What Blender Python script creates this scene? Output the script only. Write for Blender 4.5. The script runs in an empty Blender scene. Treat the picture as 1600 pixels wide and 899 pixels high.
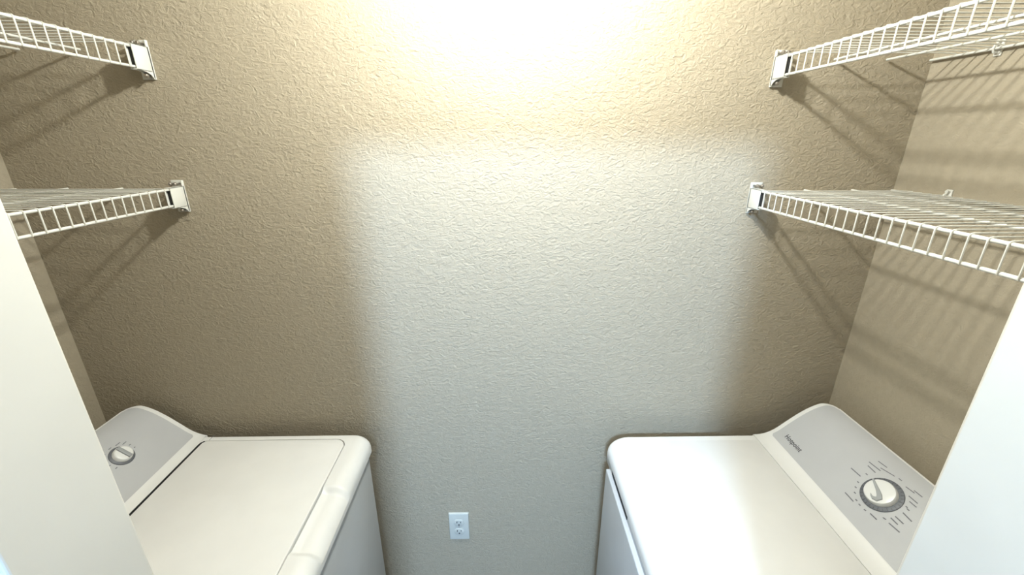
import bpy, bmesh, math
from mathutils import Vector, Matrix

# ------------------------------------------------------------------ camera, world, lights
sc = bpy.context.scene
C = sc.collection
H = 1.77                                   # eye height; all z below are written relative to it with Z()
F_PX = 654.0
cam_d = bpy.data.cameras.new('camera'); cam = bpy.data.objects.new('camera', cam_d); C.objects.link(cam)
cam_d.sensor_fit = 'HORIZONTAL'; cam_d.sensor_width = 36; cam_d.lens = 36 * F_PX / 1600
cam_d.clip_start = 0.02
PITCH = math.atan2(234.5, F_PX); YAW = math.atan(13 / (F_PX / math.cos(PITCH)))
cam.location = (0, 0, H)
cam.rotation_euler = (math.pi/2 - PITCH, 0, -YAW)
sc.camera = cam

w = bpy.data.worlds.new('world'); sc.world = w; w.use_nodes = True
w.node_tree.nodes['Background'].inputs[0].default_value = (0.75, 0.87, 1.0, 1)
w.node_tree.nodes['Background'].inputs[1].default_value = 0.0

CLOSET_LAMP = dict(loc=(0.03, 0.67, 0.53), radius=0.028, strength=1950, color=(0.97, 1.0, 0.95))
HALL_LAMP = dict(loc=(-0.28, -1.80, 0.90), radius=0.12, strength=555, color=(0.46, 0.70, 1.04))

vs = sc.view_settings
vs.view_transform = 'Standard'; vs.look = 'None'; vs.gamma = 1.0; vs.use_curve_mapping = False
vs.exposure = 0.27
sc.cycles.use_denoising = True
sc.cycles.max_bounces = 10; sc.cycles.diffuse_bounces = 6
sc.cycles.sample_clamp_indirect = 6

def Z(z): return z + H

# ------------------------------------------------------------------ materials
def mat(name, col, rough=0.5, spec=0.5, metal=0.0, emit=None, estr=0):
    m = bpy.data.materials.new(name); m.use_nodes = True
    b = m.node_tree.nodes['Principled BSDF']
    b.inputs['Base Color'].default_value = (*col, 1); b.inputs['Roughness'].default_value = rough
    b.inputs['Specular IOR Level'].default_value = spec; b.inputs['Metallic'].default_value = metal
    if emit:
        b.inputs['Emission Color'].default_value = (*emit, 1); b.inputs['Emission Strength'].default_value = estr
    return m

def noise_color(m, c1, c2, scale, detail=3):
    nt = m.node_tree; b = nt.nodes['Principled BSDF']
    tc = nt.nodes.new('ShaderNodeTexCoord'); n = nt.nodes.new('ShaderNodeTexNoise')
    n.inputs['Scale'].default_value = scale; n.inputs['Detail'].default_value = detail
    r = nt.nodes.new('ShaderNodeValToRGB')
    r.color_ramp.elements[0].position = 0.35; r.color_ramp.elements[1].position = 0.65
    r.color_ramp.elements[0].color = (*c1, 1); r.color_ramp.elements[1].color = (*c2, 1)
    nt.links.new(tc.outputs['Object'], n.inputs['Vector']); nt.links.new(n.outputs['Fac'], r.inputs['Fac'])
    nt.links.new(r.outputs['Color'], b.inputs['Base Color'])

def plaster(name, col, strength=0.5, scale=1.0):
    """hand textured knock-down plaster: short curved ridges over a fine grain"""
    m = mat(name, col, 0.62, 0.35)
    noise_color(m, tuple(c*0.97 for c in col), tuple(min(1, c*1.03) for c in col), 60)
    nt = m.node_tree; b = nt.nodes['Principled BSDF']; L = nt.links.new
    tc = nt.nodes.new('ShaderNodeTexCoord')
    def noise(sc_, det, dist):
        n = nt.nodes.new('ShaderNodeTexNoise'); n.inputs['Scale'].default_value = sc_*scale
        n.inputs['Detail'].default_value = det; n.inputs['Distortion'].default_value = dist
        L(mp.outputs[0], n.inputs['Vector']); return n
    def math_(op, a, b):
        n = nt.nodes.new('ShaderNodeMath'); n.operation = op
        for k, x in enumerate((a, b)):
            if hasattr(x, 'is_output'): L(x, n.inputs[k])
            else: n.inputs[k].default_value = x
        return n.outputs[0]
    mp = nt.nodes.new('ShaderNodeMapping'); L(tc.outputs['Object'], mp.inputs[0]); mp.inputs['Scale'].default_value = (0.8, 0.8, 1.15)
    body = noise(85, 3, 1.2).outputs['Fac']
    rd = noise(60, 2, 1.8).outputs['Fac']
    ridge = nt.nodes.new('ShaderNodeMapRange'); ridge.interpolation_type = 'SMOOTHSTEP'
    ridge.inputs['From Min'].default_value = 0.0; ridge.inputs['From Max'].default_value = 0.10
    ridge.inputs['To Min'].default_value = 1.0; ridge.inputs['To Max'].default_value = 0.0
    L(math_('ABSOLUTE', math_('SUBTRACT', rd, 0.55), 0), ridge.inputs['Value'])
    mk = nt.nodes.new('ShaderNodeMapRange'); mk.inputs['From Min'].default_value = 0.45; mk.inputs['From Max'].default_value = 0.6
    L(noise(70, 1, 0).outputs['Fac'], mk.inputs['Value'])
    h = math_('ADD', math_('MULTIPLY', body, 1.5), math_('MULTIPLY', math_('MULTIPLY', ridge.outputs[0], mk.outputs[0]), 0.16))
    bp = nt.nodes.new('ShaderNodeBump'); bp.inputs['Strength'].default_value = strength; bp.inputs['Distance'].default_value = 0.0022
    L(h, bp.inputs['Height']); L(bp.outputs['Normal'], b.inputs['Normal'])
    return m

M = {}
M['wall'] = plaster('beige_textured_plaster', (0.305, 0.262, 0.190), 1.0)
M['wall_side'] = plaster('beige_side_plaster', (0.305, 0.262, 0.190), 0.45, 1.2)
M['ceiling'] = plaster('white_ceiling_plaster', (0.42, 0.41, 0.39), 0.3)
M['floor'] = mat('vinyl_floor', (0.30, 0.25, 0.2), 0.5); noise_color(M['floor'], (0.26, 0.21, 0.17), (0.34, 0.28, 0.22), 9)
M['hall'] = mat('hall_paint', (0.20, 0.195, 0.18), 0.8)
M['trim'] = mat('cream_trim_paint', (0.52, 0.495, 0.435), 0.35, 0.4)
M['casing'] = mat('shaded_casing_paint', (0.17, 0.165, 0.15), 0.5, 0.3)  # white casing painted grey to stand in for its dim light
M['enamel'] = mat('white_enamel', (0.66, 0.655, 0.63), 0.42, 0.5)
M['enamel_shaded'] = mat('white_enamel_shaded', (0.45, 0.46, 0.46), 0.4, 0.4)  # darker copy of the enamel, with shade put into its colour
M['grey_panel'] = mat('light_grey_panel', (0.40, 0.403, 0.405), 0.45, 0.4)
M['dark'] = mat('dark_feet_gap_shade', (0.02, 0.02, 0.02), 0.8)  # levelling feet, and shade painted into gaps and recesses
M['ring'] = mat('dial_ring_grey', (0.095, 0.10, 0.11), 0.5)
M['ink'] = mat('grey_print', (0.13, 0.13, 0.14), 0.6)
M['logo'] = mat('logo_ink', (0.04, 0.04, 0.045), 0.5)
M['knob'] = mat('white_knob', (0.62, 0.62, 0.60), 0.3)
M['knob_grip'] = mat('grey_grip_and_recess_shade', (0.27, 0.28, 0.28), 0.4)  # grey bar on the washer; painted recess shading on the dryer knob
M['wire'] = mat('white_coated_wire', (0.54, 0.53, 0.48), 0.35)
M['bracket'] = mat('white_plastic_bracket', (0.54, 0.53, 0.48), 0.4)
M['screw'] = mat('screw_metal', (0.30, 0.27, 0.23), 0.4, metal=0.8)
M['outlet'] = mat('outlet_white', (0.44, 0.445, 0.40), 0.35)
M['slot'] = mat('outlet_slot', (0.03, 0.03, 0.035), 0.7)
M['bulb'] = mat('bulb_glow', (1, 1, 1), 0.4, emit=CLOSET_LAMP['color'], estr=CLOSET_LAMP['strength'])
M['globe'] = mat('hall_globe_glow', (1, 1, 1), 0.4, emit=HALL_LAMP['color'], estr=HALL_LAMP['strength'])
M['brass'] = mat('lamp_metal', (0.45, 0.43, 0.4), 0.35, metal=0.9)
for k in ('enamel', 'enamel_shaded', 'trim', 'wire', 'bracket', 'grey_panel', 'outlet', 'knob'):
    c = M[k].node_tree.nodes['Principled BSDF'].inputs['Base Color'].default_value[:3]
    noise_color(M[k], tuple(x*0.985 for x in c), tuple(min(1, x*1.015) for x in c), 14)

# ------------------------------------------------------------------ helpers
WL = {}                                     # world location of empties
def tag(o, label=None, cat=None, group=None, kind=None):
    if label: o['label'] = label
    if cat: o['category'] = cat
    if group: o['group'] = group
    if kind: o['kind'] = kind
    return o
def empty(name, loc, label, cat, group=None):
    o = bpy.data.objects.new(name, None); C.objects.link(o); o.location = loc; o.empty_display_size = 0.05
    WL[o.name] = Vector(loc); return tag(o, label, cat, group)
def obj(name, bm, m, parent=None, smooth=False, angle=None, recalc=True, loc=None):
    if recalc: bmesh.ops.recalc_face_normals(bm, faces=bm.faces[:])
    base = WL.get(parent.name, Vector()) if parent else Vector(loc or (0, 0, 0))
    if base.length: bmesh.ops.translate(bm, verts=bm.verts[:], vec=-base)
    me = bpy.data.meshes.new(name); bm.to_mesh(me); bm.free()
    ms = m if isinstance(m, (list, tuple)) else [m]
    for x in ms: me.materials.append(x)
    o = bpy.data.objects.new(name, me); C.objects.link(o)
    if parent: o.parent = parent
    elif loc: o.location = loc
    if smooth:
        for p in me.polygons: p.use_smooth = True
        if angle:
            me.set_sharp_from_angle(angle=math.radians(angle))
    WL[o.name] = base
    return o
def box(bm, x0, x1, y0, y1, z0, z1, bev=0.0, seg=2):
    vs_ = [bm.verts.new((x, y, z)) for x in (x0, x1) for y in (y0, y1) for z in (z0, z1)]
    q = [(0,1,3,2),(4,6,7,5),(0,4,5,1),(2,3,7,6),(0,2,6,4),(1,5,7,3)]
    fs = [bm.faces.new([vs_[i] for i in f]) for f in q]
    if bev:
        es = list({e for f in fs for e in f.edges})
        bmesh.ops.bevel(bm, geom=es, offset=bev, segments=seg, profile=0.5, affect='EDGES')
    return bm
def B(*a, **k): return box(bmesh.new(), *a, **k)
def tube(bm, pts, r, n=8, cap=True):
    pts = [Vector(p) for p in pts]; rings = []
    ref = None
    for i, p in enumerate(pts):
        t = (pts[min(i+1, len(pts)-1)] - pts[max(i-1, 0)]).normalized()
        if ref is None: ref = Vector((0, 0, 1)) if abs(t.z) < 0.9 else Vector((0, 1, 0))
        u = t.cross(ref)
        if u.length < 1e-4: u = t.cross(Vector((1, 0, 0)))
        u.normalize(); v = u.cross(t); ref = v
        rings.append([bm.verts.new(p + u*r*math.cos(2*math.pi*k/n) + v*r*math.sin(2*math.pi*k/n)) for k in range(n)])
    for a, b in zip(rings, rings[1:]):
        for k in range(n): bm.faces.new((a[k], a[(k+1) % n], b[(k+1) % n], b[k]))
    if cap: bm.faces.new(rings[0]); bm.faces.new(rings[-1][::-1])
def lathe(bm, prof, origin, ax, ay, az, n=40):
    """prof: (radius, height) list, in a frame ax, ay (disc) and az (axis)"""
    o = Vector(origin); rings = []
    for r, h in prof:
        rings.append([bm.verts.new(o + ax*r*math.cos(2*math.pi*k/n) + ay*r*math.sin(2*math.pi*k/n) + az*h) for k in range(n)])
    for a, b in zip(rings, rings[1:]):
        for k in range(n): bm.faces.new((a[k], a[(k+1) % n], b[(k+1) % n], b[k]))
    bm.faces.new(rings[0]); bm.faces.new(rings[-1][::-1])
def obox(bm, origin, ax, ay, az, x0, x1, y0, y1, z0, z1, bev=0):
    t = bmesh.new(); box(t, x0, x1, y0, y1, z0, z1, bev)
    mt = Matrix((( ax.x, ay.x, az.x, origin[0]), (ax.y, ay.y, az.y, origin[1]), (ax.z, ay.z, az.z, origin[2]), (0, 0, 0, 1)))
    t.transform(mt); me = bpy.data.meshes.new('tmp'); t.to_mesh(me); t.free(); bm.from_mesh(me); bpy.data.meshes.remove(me)
def rrect(x0, x1, y0, y1, r, ns=(20, 20, 20, 20), nc=8):
    """rounded rectangle, fixed sampling; r = one radius or 4 (x1y0, x1y1, x0y1, x0y0). sides: +x (front), +y, -x, -y"""
    R = r if isinstance(r, (list, tuple)) else (r,)*4
    cor = [((x1-R[0], y0+R[0]), R[0], -90), ((x1-R[1], y1-R[1]), R[1], 0), ((x0+R[2], y1-R[2]), R[2], 90), ((x0+R[3], y0+R[3]), R[3], 180)]
    P = []
    for i, ((cx, cy), rad, a0) in enumerate(cor):
        for k in range(nc):
            a = math.radians(a0 + 90*k/(nc-1)); P.append((cx + rad*math.cos(a), cy + rad*math.sin(a)))
        (nx, ny), nr, na = cor[(i+1) % 4]
        e = Vector(P[-1]); s = Vector((nx + nr*math.cos(math.radians(na)), ny + nr*math.sin(math.radians(na))))
        for k in range(1, ns[i]):
            q = e.lerp(s, k/ns[i]); P.append((q.x, q.y))
    return P
def loops(bm, L, cap_first=False, cap_last=True):
    R = [[bm.verts.new(p) for p in lp] for lp in L]
    for a, b in zip(R, R[1:]):
        n = len(a)
        for k in range(n): bm.faces.new((a[k], a[(k+1) % n], b[(k+1) % n], b[k]))
    if cap_first: bm.faces.new(R[0])
    if cap_last: bm.faces.new(R[-1][::-1])
def sstep(a, b, x):
    t = max(0, min(1, (x-a)/(b-a))); return t*t*(3-2*t)

# ------------------------------------------------------------------ the room
D = 1.10; XL, XR = -1.233, 1.02; CE = 0.67; YF = 0.305; YO = 0.2185; JL, JR = -0.354, 0.409; HD = 0.26
def struct(name, bm, m, **k):
    o = obj(name, bm, m, **k); o['kind'] = 'structure'; return o
def wall_grid(x0, x1, y0, y1, z0, z1): return B(x0, x1, y0, y1, z0, z1)
struct('wall_back', B(XL-0.1, XR+0.1, D, D+0.1, 0, Z(CE)), M['wall'])
struct('wall_left', B(XL-0.1, XL, YO, D, 0, Z(CE)), M['wall_side'])
struct('wall_right', B(XR, XR+0.1, YO, D, 0, Z(CE)), M['wall_side'])
bm = bmesh.new()
box(bm, XL, JL-0.018, YO, YF, 0, Z(CE)); box(bm, JR+0.018, XR, YO, YF, 0, Z(CE)); box(bm, JL-0.018, JR+0.018, YO, YF, Z(HD)+0.018, Z(CE))
struct('wall_front', bm, M['wall_side'])
struct('ceiling', B(XL-0.1, XR+0.1, YO, D+0.1, Z(CE), Z(CE)+0.1), M['ceiling'])
HC = 1.08                                     # the hall ceiling is higher
struct('ceiling_hall', B(-1.7, 1.7, -2.7, YO-0.1+0.1, Z(HC), Z(HC)+0.1), M['ceiling'])
struct('floor', B(-1.7, 1.7, -2.7, D+0.1, -0.1, 0), M['floor'])
bm = bmesh.new(); box(bm, -1.6, XL, YO, YO+.08, 0, Z(HC)); box(bm, XR, 1.6, YO, YO+.08, 0, Z(HC)); box(bm, XL, XR, YO, YO+.08, Z(CE)+.1, Z(HC))
struct('wall_hall_front', bm, M['hall'])
struct('wall_hall_left', B(-1.7, -1.6, -2.6, YO, 0, Z(HC)), M['hall'])
struct('wall_hall_right', B(1.6, 1.7, -2.6, YO, 0, Z(HC)), M['hall'])
struct('wall_hall_rear', B(-1.7, 1.7, -2.7, -2.6, 0, Z(HC)), M['hall'])
# jamb boards and header, then the casing on the hall side
struct('trim_1', B(JL-0.018, JL, YO-0.001, YF+0.001, 0, Z(HD), bev=0.0022, seg=3), M['trim'])
struct('trim_2', B(JR, JR+0.018, YO-0.001, YF+0.001, 0, Z(HD), bev=0.0035, seg=3), M['trim'])
struct('trim_3', B(JL-0.018, JR+0.018, YO-0.001, YF+0.001, Z(HD), Z(HD)+0.018, bev=0.002), M['trim'])
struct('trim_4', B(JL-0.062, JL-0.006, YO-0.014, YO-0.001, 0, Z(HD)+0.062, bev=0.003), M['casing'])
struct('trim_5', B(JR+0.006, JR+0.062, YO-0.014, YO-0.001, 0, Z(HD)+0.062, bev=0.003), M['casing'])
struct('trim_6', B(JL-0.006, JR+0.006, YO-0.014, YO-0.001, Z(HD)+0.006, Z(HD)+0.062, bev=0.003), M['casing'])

# ------------------------------------------------------------------ machines
YN = 0.40                                    # near side of both machines
PROF = [(0, 0), (.03, .003), (.06, .018), (.09, .045), (.12, .072), (.15, .094), (.18, .108), (.21, .113)]
def prof_h(d):
    P = PROF; i = max(0, min(len(P)-2, next((k for k in range(len(P)-1) if d <= P[k+1][0]), len(P)-2)))
    p0, p1, p2, p3 = P[max(i-1, 0)], P[i], P[i+1], P[min(i+2, len(P)-1)]
    t = (d-p1[0])/(p2[0]-p1[0])
    a = -p0[1]+3*p1[1]-3*p2[1]+p3[1]; b = 2*p0[1]-5*p1[1]+4*p2[1]-p3[1]; c = p2[1]-p0[1]
    return 0.5*(a*t**3 + b*t**2 + c*t + 2*p1[1])
ZT = -0.85
class Machine:
    """s=+1: front faces +X (washer); s=-1: front faces -X (dryer). u = distance from the hinge seam towards the front"""
    def __init__(s_, s, xh, yfar): s_.s, s_.xh, s_.yf = s, xh, yfar
    def P(s_, u, y, h): return Vector((s_.xh + s_.s*u, y, Z(ZT + h)))
def console(mc, parent, d0, dmax=0.21):
    R = 0.032; N = 30
    def ext(d, yfar, ynear, dm, r):
        if d <= dm - r: return yfar, ynear
        q = r - math.sqrt(max(0, r*r - (d-(dm-r))**2)); return yfar - q, ynear + q
    ds = [d0 + (dmax-d0)*(1-(1-k/N)**1.6) for k in range(N+1)]
    rows = []
    for d in ds:
        yf, yn = ext(d, mc.yf-0.004, YN+0.004, dmax, R); h = prof_h(max(d, 0))
        hb = min(-0.03, 0)
        e = 0.004
        row = [(yn-e, hb), (yn-e, h-e), (yn-e*0.7, h-e*0.3), (yn, h)]
        row += [(yn + (yf-yn)*k/10, h) for k in range(1, 10)]
        row += [(yf, h), (yf+e*0.7, h-e*0.3), (yf+e, h-e), (yf+e, hb)]
        rows.append([mc.P(-d, y, hh) for y, hh in row])
    last = ds[-1]; yf, yn = ext(dmax, mc.yf-0.004, YN+0.004, dmax, R); h = prof_h(dmax)
    for dd, dh in ((0.005, -0.002), (0.009, -0.008), (0.011, -0.02), (0.022, -0.14)):
        n = len(rows[0]); src = rows[N]
        r = []
        for k in range(n):
            hh = src[k].z - Z(ZT); q = src[k].copy(); q.x = mc.xh - mc.s*(dmax+dd)
            q.z = Z(ZT) + (min(hh, h+dh) if hh > 0 else hh); r.append(q)
        rows.append(r)
    bm = bmesh.new(); V = [[bm.verts.new(p) for p in r] for r in rows]
    for a, b in zip(V, V[1:]):
        for k in range(len(a)-1): bm.faces.new((a[k], a[k+1], b[k+1], b[k]))
    bm.faces.new([v for v in V[0]])
    c = obj('control_console', bm, M['enamel'], parent, smooth=True, angle=40)
    # grey control face, inset in the console
    b0, b1 = 0.046, dmax-0.004; r0, r1 = 0.006, 0.026
    rows = []
    for k in range(N+1):
        d = b0 + (b1-b0)*k/N
        yf, yn = ext(d, mc.yf-0.015, YN+0.015, b1, r1)
        if d < b0+r0:
            q = r0 - math.sqrt(max(0, r0*r0-(b0+r0-d)**2)); yf -= q; yn += q
        h = prof_h(d); g = (prof_h(d+0.002)-prof_h(d-0.002))/0.004; nl = math.hypot(1, g)
        rows.append([mc.P(-(d - 0.0009*(g/nl)*1), y, h + 0.0009/nl) for y in [yn+(yf-yn)*j/8 for j in range(9)]])
    bm = bmesh.new(); V = [[bm.verts.new(p) for p in r] for r in rows]
    for a, b in zip(V, V[1:]):
        for k in range(len(a)-1): bm.faces.new((a[k], a[k+1], b[k+1], b[k]))
    if mc.s > 0: pass
    f = obj('control_face', bm, M['grey_panel'], c, smooth=True)
    f['label'] = 'light grey sloping control face'
    return c, f
def face_frame(mc, y, d, lift=0.0012):
    """origin and axes (reading right, up the slope, outward normal) on the console face"""
    g = (prof_h(d+0.01)-prof_h(d-0.01))/0.02
    up = Vector((-mc.s, 0, g)).normalized(); right = Vector((0, mc.s, 0)); nrm = right.cross(up).normalized()
    return mc.P(-d, y, prof_h(d)) + nrm*lift, right, up, nrm
def on_face(mc, y, d, lift=0.0013):
    o, r, u, n = face_frame(mc, y, d, lift); return o
def dashes(mc, segs, name, parent, wd=0.0016):
    bm = bmesh.new()
    for (y0, d0, y1, d1) in segs:
        n = 3; pts = []
        L = math.hypot(y1-y0, d1-d0)
        if L < 1e-5: continue
        oy, od = -(d1-d0)/L*wd*.5, (y1-y0)/L*wd*.5
        V = []
        for k in range(n+1):
            y, d = y0+(y1-y0)*k/n, d0+(d1-d0)*k/n
            V.append((bm.verts.new(on_face(mc, y+oy, d+od, .0015)), bm.verts.new(on_face(mc, y-oy, d-od, .0015))))
        for a, b in zip(V, V[1:]): bm.faces.new((a[0], a[1], b[1], b[0]))
    o = obj(name, bm, M['ink'], parent); return o

# ---- washer ------------------------------------------------------
W = Machine(1, -0.885, 1.062)
wx = (-1.11, -0.408)
washer = empty('washing_machine', ((wx[0]+wx[1])/2, (YN+W.yf)/2, 0),
    'white top-loading washing machine with closed lid and small knob, standing at the left wall', 'washing machine')
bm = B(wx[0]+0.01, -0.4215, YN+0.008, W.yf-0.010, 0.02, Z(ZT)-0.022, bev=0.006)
obj('cabinet', bm, M['enamel_shaded'], washer, smooth=True, angle=35)
for x in (wx[0]+0.06, -0.47):
    for y in (YN+0.06, W.yf-0.06):
        bm = bmesh.new(); tube(bm, [(x, y, 0), (x, y, 0.024)], 0.018, 16)
        obj('levelling_foot', bm, M['dark'], washer)
ns = (160, 30, 30, 30)
def scoop(u, y):
    f = sstep(.662, .682, y)*(1-sstep(.838, .858, y)); g = sstep(.398, .43, u)
    return -0.014*f*g
def wl(x0, x1, y0, y1, r, h): return [(p[0], p[1], h) for p in rrect(x0, x1, y0, y1, r, ns)]
O = wl(-0.021, 0.478, YN, W.yf, (.03, .03, .004, .004), 0)
S = wl(-0.021, 0.438, YN+.012, W.yf-.012, (.02, .02, .003, .003), 0)
G = wl(-0.0185, 0.4135, YN+.028, W.yf-.026, (.03, .034, .016, .016), 0)
Ls = [[(p[0], p[1], -0.05) for p in O], [(p[0], p[1], -0.036) for p in O]]
for k in range(1, 9):
    a = math.pi/2*k/8
    L = []
    for o, s in zip(O, S):
        dx = s[0]-o[0]; dy = s[1]-o[1]
        drop = 0.034 if abs(dx) > 0.02 else 0.016
        q = (o[0]+dx*(1-math.cos(a)), o[1]+dy*(1-math.cos(a)))
        L.append((q[0], q[1], -0.036*(1-math.sin(a))))
    Ls.append(L)
for k in range(1, 9):
    L = []
    for s, g in zip(S, G):
        t = k/8; L.append((s[0]+(g[0]-s[0])*t, s[1]+(g[1]-s[1])*t, 0))
    Ls.append(L)
Ls = [[W.P(x, y, h + (scoop(x, y) if h > -0.035 else 0)) for x, y, h in L] for L in Ls]
Gi = [W.P(p[0], p[1], -0.028) for p in G]
Ls.append(Gi)
bm = bmesh.new(); loops(bm, Ls)
gx0, gx1 = W.xh - 0.0190, W.xh + 0.4140
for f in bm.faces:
    if all(gx0 < v.co.x < gx1 and v.co.z < Z(ZT)-0.0275 for v in f.verts): f.material_index = 1   # well floor under the lid, dark as painted gap shade
    # hinge side of the well painted dark for the deep shade in the gap
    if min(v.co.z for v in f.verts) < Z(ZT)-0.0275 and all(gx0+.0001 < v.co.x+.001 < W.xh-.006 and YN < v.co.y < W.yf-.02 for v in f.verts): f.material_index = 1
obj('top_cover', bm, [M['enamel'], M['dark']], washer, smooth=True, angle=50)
def slab(mc, x0, x1, y0, y1, r, h0, h1, e=0.0025, nss=(40, 30, 30, 30)):
    bm = bmesh.new(); A = rrect(x0, x1, y0, y1, r, nss); rr = [max(q-e, .001) for q in (r if isinstance(r, tuple) else (r,)*4)]
    Bq = rrect(x0+e, x1-e, y0+e, y1-e, tuple(rr), nss)
    Ls = [[mc.P(p[0], p[1], h0) for p in A], [mc.P(p[0], p[1], h1-e) for p in A]]
    for k in (1, 2, 3):
        a = math.pi/2*k/3
        Ls.append([mc.P(p[0]+(q[0]-p[0])*(1-math.cos(a)), p[1]+(q[1]-p[1])*(1-math.cos(a)), h1-e*(1-math.sin(a))) for p, q in zip(A, Bq)])
    loops(bm, Ls, cap_first=True); return bm
lid = obj('lid', slab(W, -0.0120, 0.4105, YN+.031, W.yf-.0275, (.028, .032, .014, .014), -0.014, 0.0008), M['enamel'], washer, smooth=True, angle=50)
bm = bmesh.new()
obox(bm, W.P(0.002, W.yf-.0125, 0.0003), Vector((1, 0, 0)), Vector((0, 1, 0)), Vector((0, 0, 1)), -.0006, .0006, -.0125, .012, -.001, .0001)
obj('cover_seam', bm, M['ring'], washer)
wc, wf = console(W, washer, 0.0205)
o, r, u, n = face_frame(W, 0.8973, 0.1158)
bm = bmesh.new(); lathe(bm, [(.0275, 0), (.0275, .0015), (.0255, .003), (.021, .004)], o, r, u, n)
obj('dial_ring', bm, M['ring'], wc, smooth=True, angle=40)
bm = bmesh.new(); lathe(bm, [(.0215, .002), (.0205, .012), (.0185, .014), (.0165, .0145)], o, r, u, n)
kb = obj('knob', bm, M['knob'], wc, smooth=True, angle=40)
bm = bmesh.new(); obox(bm, o, r, u, n, -.0048, .0048, -.0185, .0185, .0125, .0185, bev=.0012)
tag(obj('knob_grip', bm, M['knob_grip'], kb, smooth=True, angle=40), 'grey raised bar across the knob')
sg = []
for a, l in ((150, .02), (165, .016), (118, .010), (92, .008), (62, .014), (38, .012), (14, .006), (-8, .004), (180, .01), (205, .006)):
    R1 = .033; ca, sa = math.cos(math.radians(a)), math.sin(math.radians(a))
    y0, d0 = .8973 + ca*R1, .1158 + sa*R1*.8
    sg.append((y0, d0, y0 + (l if ca > -0.2 else -l), d0))
dashes(W, sg, 'dial_print', wf)

# ---- dryer ------------------------------------------------------
Q = Machine(-1, 0.753, 1.036)
dryer = empty('clothes_dryer', (0.64, (YN+Q.yf)/2, 0),
    'white front-loading clothes dryer with large dial, standing at the right wall', 'clothes dryer')
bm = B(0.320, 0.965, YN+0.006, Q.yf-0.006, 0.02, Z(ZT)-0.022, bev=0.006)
obj('cabinet', bm, M['enamel_shaded'], dryer, smooth=True, angle=35)
for x in (0.38, 0.90):
    for y in (YN+0.06, Q.yf-0.06):
        bm = bmesh.new(); tube(bm, [(x, y, 0), (x, y, 0.024)], 0.018, 16)
        obj('levelling_foot', bm, M['dark'], dryer)
O = wl(0.0012, 0.447, YN, Q.yf, (.028, .028, .003, .003), 0)
S = wl(0.0012, 0.388, YN+.009, Q.yf-.009, (.012, .012, .002, .002), 0)
T1 = wl(0.004, 0.384, YN+.020, Q.yf-.024, (.02, .02, .006, .006), 0)
T2 = wl(0.006, 0.379, YN+.024, Q.yf-.028, (.018, .018, .005, .005), 0.0016)
Ls = [[Q.P(p[0], p[1], -0.052) for p in O], [Q.P(p[0], p[1], -0.04) for p in O]]
for k in range(1, 9):
    a = math.pi/2*k/8
    Ls.append([Q.P(o[0]+(s[0]-o[0])*(1-math.cos(a)), o[1]+(s[1]-o[1])*(1-math.cos(a)), -0.04*(1-math.sin(a))) for o, s in zip(O, S)])
Ls.append([Q.P(*p) for p in T1]); Ls.append([Q.P(*p) for p in T2])
bm = bmesh.new(); loops(bm, Ls)
obj('top_cover', bm, M['enamel'], dryer, smooth=True, angle=50)
dc, df = console(Q, dryer, 0.0008)
# front: fascia under the cover, door, dark strip painting the shade of the pull slot
fz = -0.925
obj('front_fascia', B(0.309, 0.322, YN+0.004, Q.yf-0.008, Z(fz)-0.008, Z(ZT)-0.048, bev=0.003), M['enamel_shaded'], dryer, smooth=True, angle=35)
dd = obj('door', B(0.297, 0.3195, YN+0.012, 0.982, 0.16, Z(fz), bev=0.003, seg=3), M['enamel_shaded'], dryer, smooth=True, angle=35)
obj('pull_slot_shade', B(0.3075, 0.310, 0.80, 0.955, Z(fz)+0.004, Z(fz)+0.020, bev=0.001), M['dark'], dd)  # dark strip in place of a real recess, painting its shade
# dial
dy, ddp = 0.7342, 0.1178
o, r, u, n = face_frame(Q, dy, ddp)
bm = bmesh.new(); lathe(bm, [(.0415, 0), (.0415, .0012), (.040, .0022), (.034, .0024), (.026, .0024)], o, r, u, n, 64)
rg = obj('dial_ring', bm, M['ring'], dc, smooth=True, angle=40)
bm = bmesh.new()
for k in range(28):
    a = 2*math.pi*k/28; ca = Vector((math.cos(a), math.sin(a)))
    ar = r*ca.x + u*ca.y; at = n.cross(ar)
    obox(bm, o, ar, at, n, .0355 if k % 2 else .034, .0405, -.0004, .0004, .0022, .0028)
obj('ring_ticks', bm, M['logo'], rg)
bm = bmesh.new(); lathe(bm, [(.0315, .002), (.031, .010), (.0295, .0135), (.027, .0145), (.010, .0150)], o, r, u, n, 64)
kb = obj('knob', bm, M['knob'], dc, smooth=True, angle=40)
bm = bmesh.new()       # pointer ridge to a hooked thumb rest, its grey painting the recess shading
pts = [(-.0285, .0105), (-.016, .005), (-.003, -.0005), (.0075, -.006), (.0135, -.0115), (.0125, -.0175), (.0065, -.0205), (.001, -.0198), (-.0035, -.017)]
wds = [.0022, .0030, .0040, .0054, .0064, .0056, .0038, .0020, .0005]
V = []
for i, (a, b) in enumerate(pts):
    p = Vector((a, b)); t = (Vector(pts[min(i+1, len(pts)-1)]) - Vector(pts[max(i-1, 0)])).normalized(); nn = Vector((-t.y, t.x))
    row = []
    for sgn, hh in ((-1, .0145), (-.8, .0172), (.8, .0172), (1, .0145)):
        q = p + nn*wds[i]*sgn; row.append(bm.verts.new(o + r*q.x + u*q.y + n*hh))
    V.append(row)
for a, b in zip(V, V[1:]):
    for k in range(3): bm.faces.new((a[k], a[k+1], b[k+1], b[k]))
bm.faces.new(V[0]); bm.faces.new(V[-1])
tag(obj('knob_grip', bm, M['knob_grip'], kb), 'hooked grip ridge, grey as painted recess shading')
PRINT = []  # dial print, filled below: y, d pairs on the face
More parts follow.
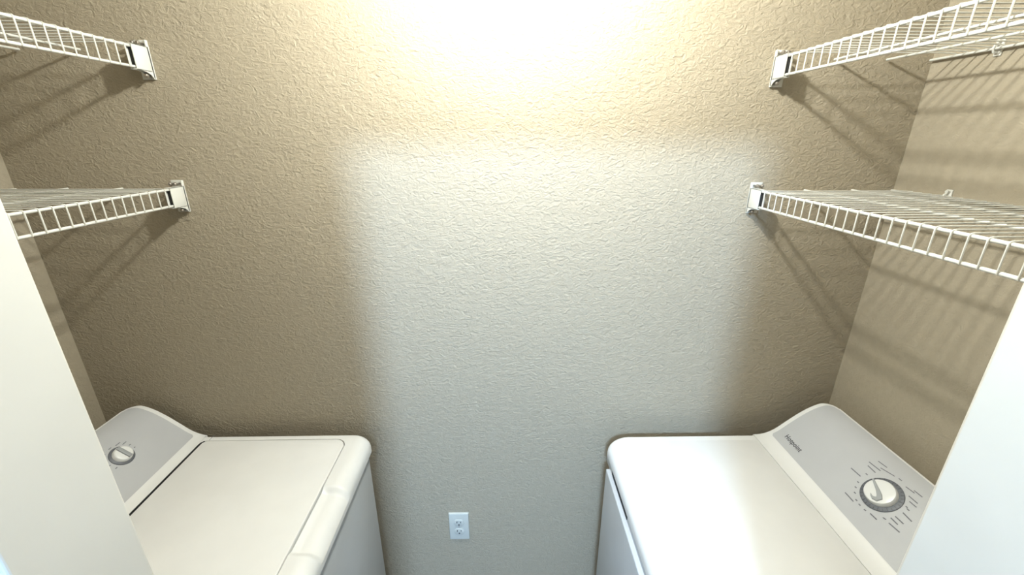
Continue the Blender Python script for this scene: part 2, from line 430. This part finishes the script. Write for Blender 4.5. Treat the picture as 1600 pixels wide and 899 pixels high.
PRINT = [(0.8201, 0.1146, 0.7914, 0.1155), (0.8131, 0.1472, 0.7819, 0.149), (0.8061, 0.1399, 0.7832, 0.1396), (0.8064, 0.1618, 0.7835, 0.1639), (0.7886, 0.154, 0.7579, 0.1603), (0.7918, 0.126, 0.7863, 0.1262), (0.728, 0.159, 0.7081, 0.1608), (0.7142, 0.1645, 0.6951, 0.1652), (0.7075, 0.149, 0.6863, 0.1493), (0.6966, 0.1421, 0.6804, 0.1426), (0.6864, 0.1298, 0.6803, 0.1298), (0.6828, 0.1202, 0.6602, 0.1194), (0.6835, 0.1073, 0.6637, 0.1077), (0.6854, 0.1007, 0.6677, 0.1007), (0.6787, 0.0927, 0.6538, 0.0942), (0.7127, 0.0822, 0.6952, 0.0827), (0.6933, 0.0921, 0.6864, 0.0934), (0.7857, 0.105, 0.7807, 0.1053), (0.7784, 0.0958, 0.7732, 0.0959), (0.7687, 0.088, 0.7634, 0.0881), (0.7536, 0.0811, 0.7481, 0.0813), (0.7416, 0.0796, 0.7362, 0.0797), (0.7262, 0.0797, 0.721, 0.0801), (0.7508, 0.1627, 0.7426, 0.1628), (0.7782, 0.0765, 0.7514, 0.076), (0.692, 0.1316, 0.687, 0.1314)]
dashes(Q, PRINT, 'dial_print', df, .0019)
# wordmark
cu = bpy.data.curves.new('wordmark_curve', 'FONT'); cu.body = 'Hotpoint'; cu.size = 0.0188; cu.offset = 0.0003; cu.space_character = 1.08
to = bpy.data.objects.new('wordmark_tmp', cu); C.objects.link(to)
bpy.context.view_layer.update()
me = bpy.data.meshes.new_from_object(to.evaluated_get(bpy.context.evaluated_depsgraph_get()))
bpy.data.objects.remove(to)
xs = [v.co.x for v in me.vertices]; x0, x1 = min(xs), max(xs)
bm = bmesh.new(); bm.from_mesh(me); bpy.data.meshes.remove(me)
for v in bm.verts:
    t = (v.co.x-x0)/(x1-x0); v.co = on_face(Q, 0.992 - t*0.064, 0.0655 + v.co.y*0.78, 0.0016)
tag(obj('wordmark', bm, M['logo'], df), 'dark printed word on the control face')

# ------------------------------------------------------------------ wire shelves
def screw(bm, p, ax, ay, az, r=.0042):
    lathe(bm, [(r*.45, -.004), (r*.45, 0), (r, .0002), (r*.95, .0018), (r*.6, .003)], p, ax, ay, az, 16)
def shelf(name, label, side, xf, xw, zf, lip, nm, clips):
    """side +1: on the right wall; xf front rod x, xw wall x; zf front rod height"""
    s = side; y1 = D-0.006; y0 = YF+0.012
    t = empty(name, (xw, (y0+y1)/2, Z(zf)), label, 'wire shelf', 'wire shelves on the side walls')
    R, r = 0.0030, 0.00135
    rods = []
    bm = bmesh.new(); tube(bm, [(xf, y0, Z(zf)), (xf, D-.012, Z(zf))], R, 10); obj('front_rod', bm, M['wire'], t, smooth=True, angle=50)
    bm = bmesh.new(); tube(bm, [(xf, y0, Z(zf-lip)), (xf, D-.012, Z(zf-lip))], R, 10); obj('lip_rod', bm, M['wire'], t, smooth=True, angle=50)
    xr = xw - s*0.010
    for q in nm:
        bm = bmesh.new(); tube(bm, [(q, y0, Z(zf)-.001), (q, y1, Z(zf)-.001)], .0026, 10); obj('support_rod', bm, M['wire'], t, smooth=True, angle=50)
    bm = bmesh.new(); tube(bm, [(xr, y0, Z(zf)-.002), (xr, y1, Z(zf)-.002)], .0028, 10); obj('back_rod', bm, M['wire'], t, smooth=True, angle=50)
    bm = bmesh.new(); y = 1.0355
    first = True
    while y > y0:
        zt = Z(zf) + R + r*.6
        a = xf - s*(R + r*.6)
        pts = [(xr, y, zt-.002), (xr - s*.03, y, zt), (xf + s*.02, y, zt), (xf + s*.002, y, zt), (xf - s*.0018, y, zt-.0008), (a, y, zt-.0028), (a, y, Z(zf)-.004), (a, y, Z(zf-lip)), (a+s*.0006, y, Z(zf-lip)-.0012)]
        tube(bm, pts, r, 6); y -= 0.0240
    obj('wire_grid', bm, M['wire'], t, smooth=True, angle=50)
    # end bracket screwed to the back wall
    bx0, bx1 = xf - s*.0065, xf + s*.0085
    zb, ztp = Z(zf-lip-.006), Z(zf+.005)
    yb = 1.050; th = .0022
    def bb(bm, a, b, c, d, e, f, bev=.0006): box(bm, min(a, b), max(a, b), c, d, e, f, bev)
    bm = bmesh.new()
    bb(bm, xf - s*.0065, xf + s*.024, D-.0030, D, Z(zf-lip-.021), Z(zf+.019), .0008)          # back plate
    bb(bm, xf - s*.0065, xf - s*.0035, D-.0075, D-.003, Z(zf-lip-.021), Z(zf+.019), .0008)       # outer flange rib
    bb(bm, bx0, bx0 + s*th, yb, D-.003, zb, ztp)                                           # cheek
    bb(bm, bx0, bx1, yb, D-.003, ztp-th, ztp)                                              # roof
    bb(bm, bx0, bx1, yb, D-.003, zb, zb+th)                                                # floor
    bb(bm, bx1 - s*th, bx1, yb, D-.003, zb, ztp)                                           # inner cheek
    bb(bm, bx0+s*th, bx1-s*th, yb+.006, yb+.009, zb+th, ztp-th)                            # web behind the rods
    for gx in (xf - s*.0065, xf + s*.0045):                                                # curved gussets below the sleeve
        cv = [(yb+.012, zb), (D-.026, zb-.0015), (D-.015, zb-.006), (D-.009, zb-.012), (D-.003, zb-.014), (D-.003, zb)]
        A = [bm.verts.new((gx, a, b)) for a, b in cv]; E_ = [bm.verts.new((gx + s*.0022, a, b)) for a, b in cv]
        bm.faces.new(A); bm.faces.new(E_[::-1])
        for k in range(len(cv)): bm.faces.new((A[k], A[(k+1) % 6], E_[(k+1) % 6], E_[k]))
    br = obj('end_bracket', bm, M['bracket'], t, smooth=True, angle=35)
    bm = bmesh.new(); bb(bm, bx0+s*.003, bx1-s*.003, yb+.0035, yb+.006, zb+.003, ztp-.003, 0)
    obj('bracket_cavity_shade', bm, M['dark'], br)  # dark plate standing in for the shade inside the sleeve
    X_, Y_, Z_ = Vector((1, 0, 0)), Vector((0, 1, 0)), Vector((0, 0, 1))
    for (qx, qz, dy) in ((xf+s*.002, zf+.011, 0), (xf+s*.014, zf+.011, 0), (xf+s*.001, zf-lip-.0145, 0)):
        bm = bmesh.new(); lathe(bm, [(.0022, 0), (.0022, .014), (.0045, .0145), (.0045, .018), (.003, .020)], (qx, D-.003, Z(qz)), X_, Z_, -Y_, 14)
        obj('screw', bm, M['screw'], br, smooth=True, angle=40)
    for yc in clips:                                                                  # wall clips over the back rod
        bm = bmesh.new()
        bb(bm, xw-s*.0035, xw-s*.0002, yc-.007, yc+.007, Z(zf)-.016, Z(zf)+.016, .001)
        tube(bm, [(xw-s*.003, yc, Z(zf)-.009), (xr-s*.002, yc, Z(zf)-.0088), (xr-s*.0052, yc, Z(zf)-.003), (xr-s*.003, yc, Z(zf)+.005), (xw-s*.002, yc, Z(zf)+.009)], .0022, 8)
        tube(bm, [(xw-s*.003, yc, Z(zf)+.011), (xw-s*.010, yc, Z(zf)+.0115)], .0036, 10)
        obj('wall_clip', bm, M['bracket'], t, smooth=True, angle=40)
    return t
shelf('wire_shelf', 'upper white wire shelf on the right wall, seen from below', 1, .645, XR, .174, .039, (.780, .905), (.955, .62))
shelf('wire_shelf', 'lower white wire shelf on the right wall, above the dryer', 1, .645, XR, -.128, .039, (.780, .905), (.955, .62))
shelf('wire_shelf', 'upper white wire shelf on the left wall, seen from below', -1, -.815, XL, .189, .041, (-.960, -1.095), (.955, .62))
shelf('wire_shelf', 'lower white wire shelf on the left wall, above the washing machine', -1, -.815, XL, -.120, .039, (-.960, -1.095), (.99, .62))

# ------------------------------------------------------------------ outlet
ox, oz = -0.1635, -1.277
outlet = empty('wall_outlet', (ox, D, Z(oz)), 'white duplex electrical outlet low on the back wall between the machines', 'outlet')
bm = bmesh.new(); box(bm, ox-.0345, ox+.0345, D-.0065, D, Z(oz)-.0595, Z(oz)+.0595)
es = [e for e in bm.edges if all(v.co.y < D-.003 for v in e.verts)]
bmesh.ops.bevel(bm, geom=es, offset=.0035, segments=3, profile=.5, affect='EDGES')
obj('cover_plate', bm, M['outlet'], outlet, smooth=True, angle=35)
for q in (1, -1):
    cz = Z(oz) + q*.0195
    pts = []
    for k in range(40):                                    # disc with flattened top and bottom
        a = 2*math.pi*k/40; pts.append((ox + .0172*math.cos(a), max(-.0142, min(.0142, .0172*math.sin(a))) + cz))
    bm = bmesh.new()
    loops(bm, [[(x, D-.0060, z) for x, z in pts], [(x, D-.0088, z) for x, z in pts], [(ox+(x-ox)*.94, D-.0094, cz+(z-cz)*.94) for x, z in pts]], cap_first=True)
    rc = obj('receptacle', bm, M['outlet'], outlet, smooth=True, angle=35)
    bm = bmesh.new()
    box(bm, ox-.0078, ox-.0052, D-.0098, D-.0092, cz+.0005, cz+.0085); box(bm, ox+.0052, ox+.0076, D-.0098, D-.0092, cz+.0012, cz+.0078)
    lathe(bm, [(.0029, 0), (.0029, .0006)], (ox, D-.0092, cz-.0068), Vector((1, 0, 0)), Vector((0, 0, 1)), Vector((0, -1, 0)), 14)
    obj('plug_slots', bm, M['slot'], rc)
bm = bmesh.new(); lathe(bm, [(.003, 0), (.003, .001), (.002, .0016)], (ox, D-.0064, Z(oz)), Vector((1, 0, 0)), Vector((0, 0, 1)), Vector((0, -1, 0)), 14)
obj('screw', bm, M['brass'], outlet)

# ------------------------------------------------------------------ lamps (above and behind the view)
def lamp(loc, radius, m, name, label, ce, wide=1.0):
    x, y, z = loc; t = empty(name, (x, y, Z(ce)), label, 'ceiling lamp')
    X_, Y_, Z_ = Vector((1, 0, 0)), Vector((0, 1, 0)), Vector((0, 0, -1))
    drop = ce - z
    if True:
        bm = bmesh.new(); lathe(bm, [(.09, 0), (.088, .016), (.025, .026), (.02, drop-radius*.7)], (x, y, Z(ce)), X_, Y_, Z_, 32)  # canopy widened to hold light off the ceiling
        obj('lamp_holder', bm, M['brass'], t, smooth=True, angle=40)
    n = 12
    pr = [(radius*math.sin(math.pi*k/n)+1e-4, -radius*math.cos(math.pi*k/n)) for k in range(n+1)]
    bm = bmesh.new(); lathe(bm, pr, (0, 0, 0), X_, Y_, Z_, 32)
    for v in bm.verts: v.co = Vector((x + v.co.x*wide, y + v.co.y, Z(z) + v.co.z))
    obj('bulb', bm, m, t, smooth=True)
lamp(CLOSET_LAMP['loc'], CLOSET_LAMP['radius'], M['bulb'], 'ceiling_lamp', 'bare warm bulb on the closet ceiling near the back wall', CE)
lamp(HALL_LAMP['loc'], HALL_LAMP['radius'], M['globe'], 'ceiling_lamp', 'cool white oval globe lamp on the hall ceiling outside the closet', HC, 1.6)
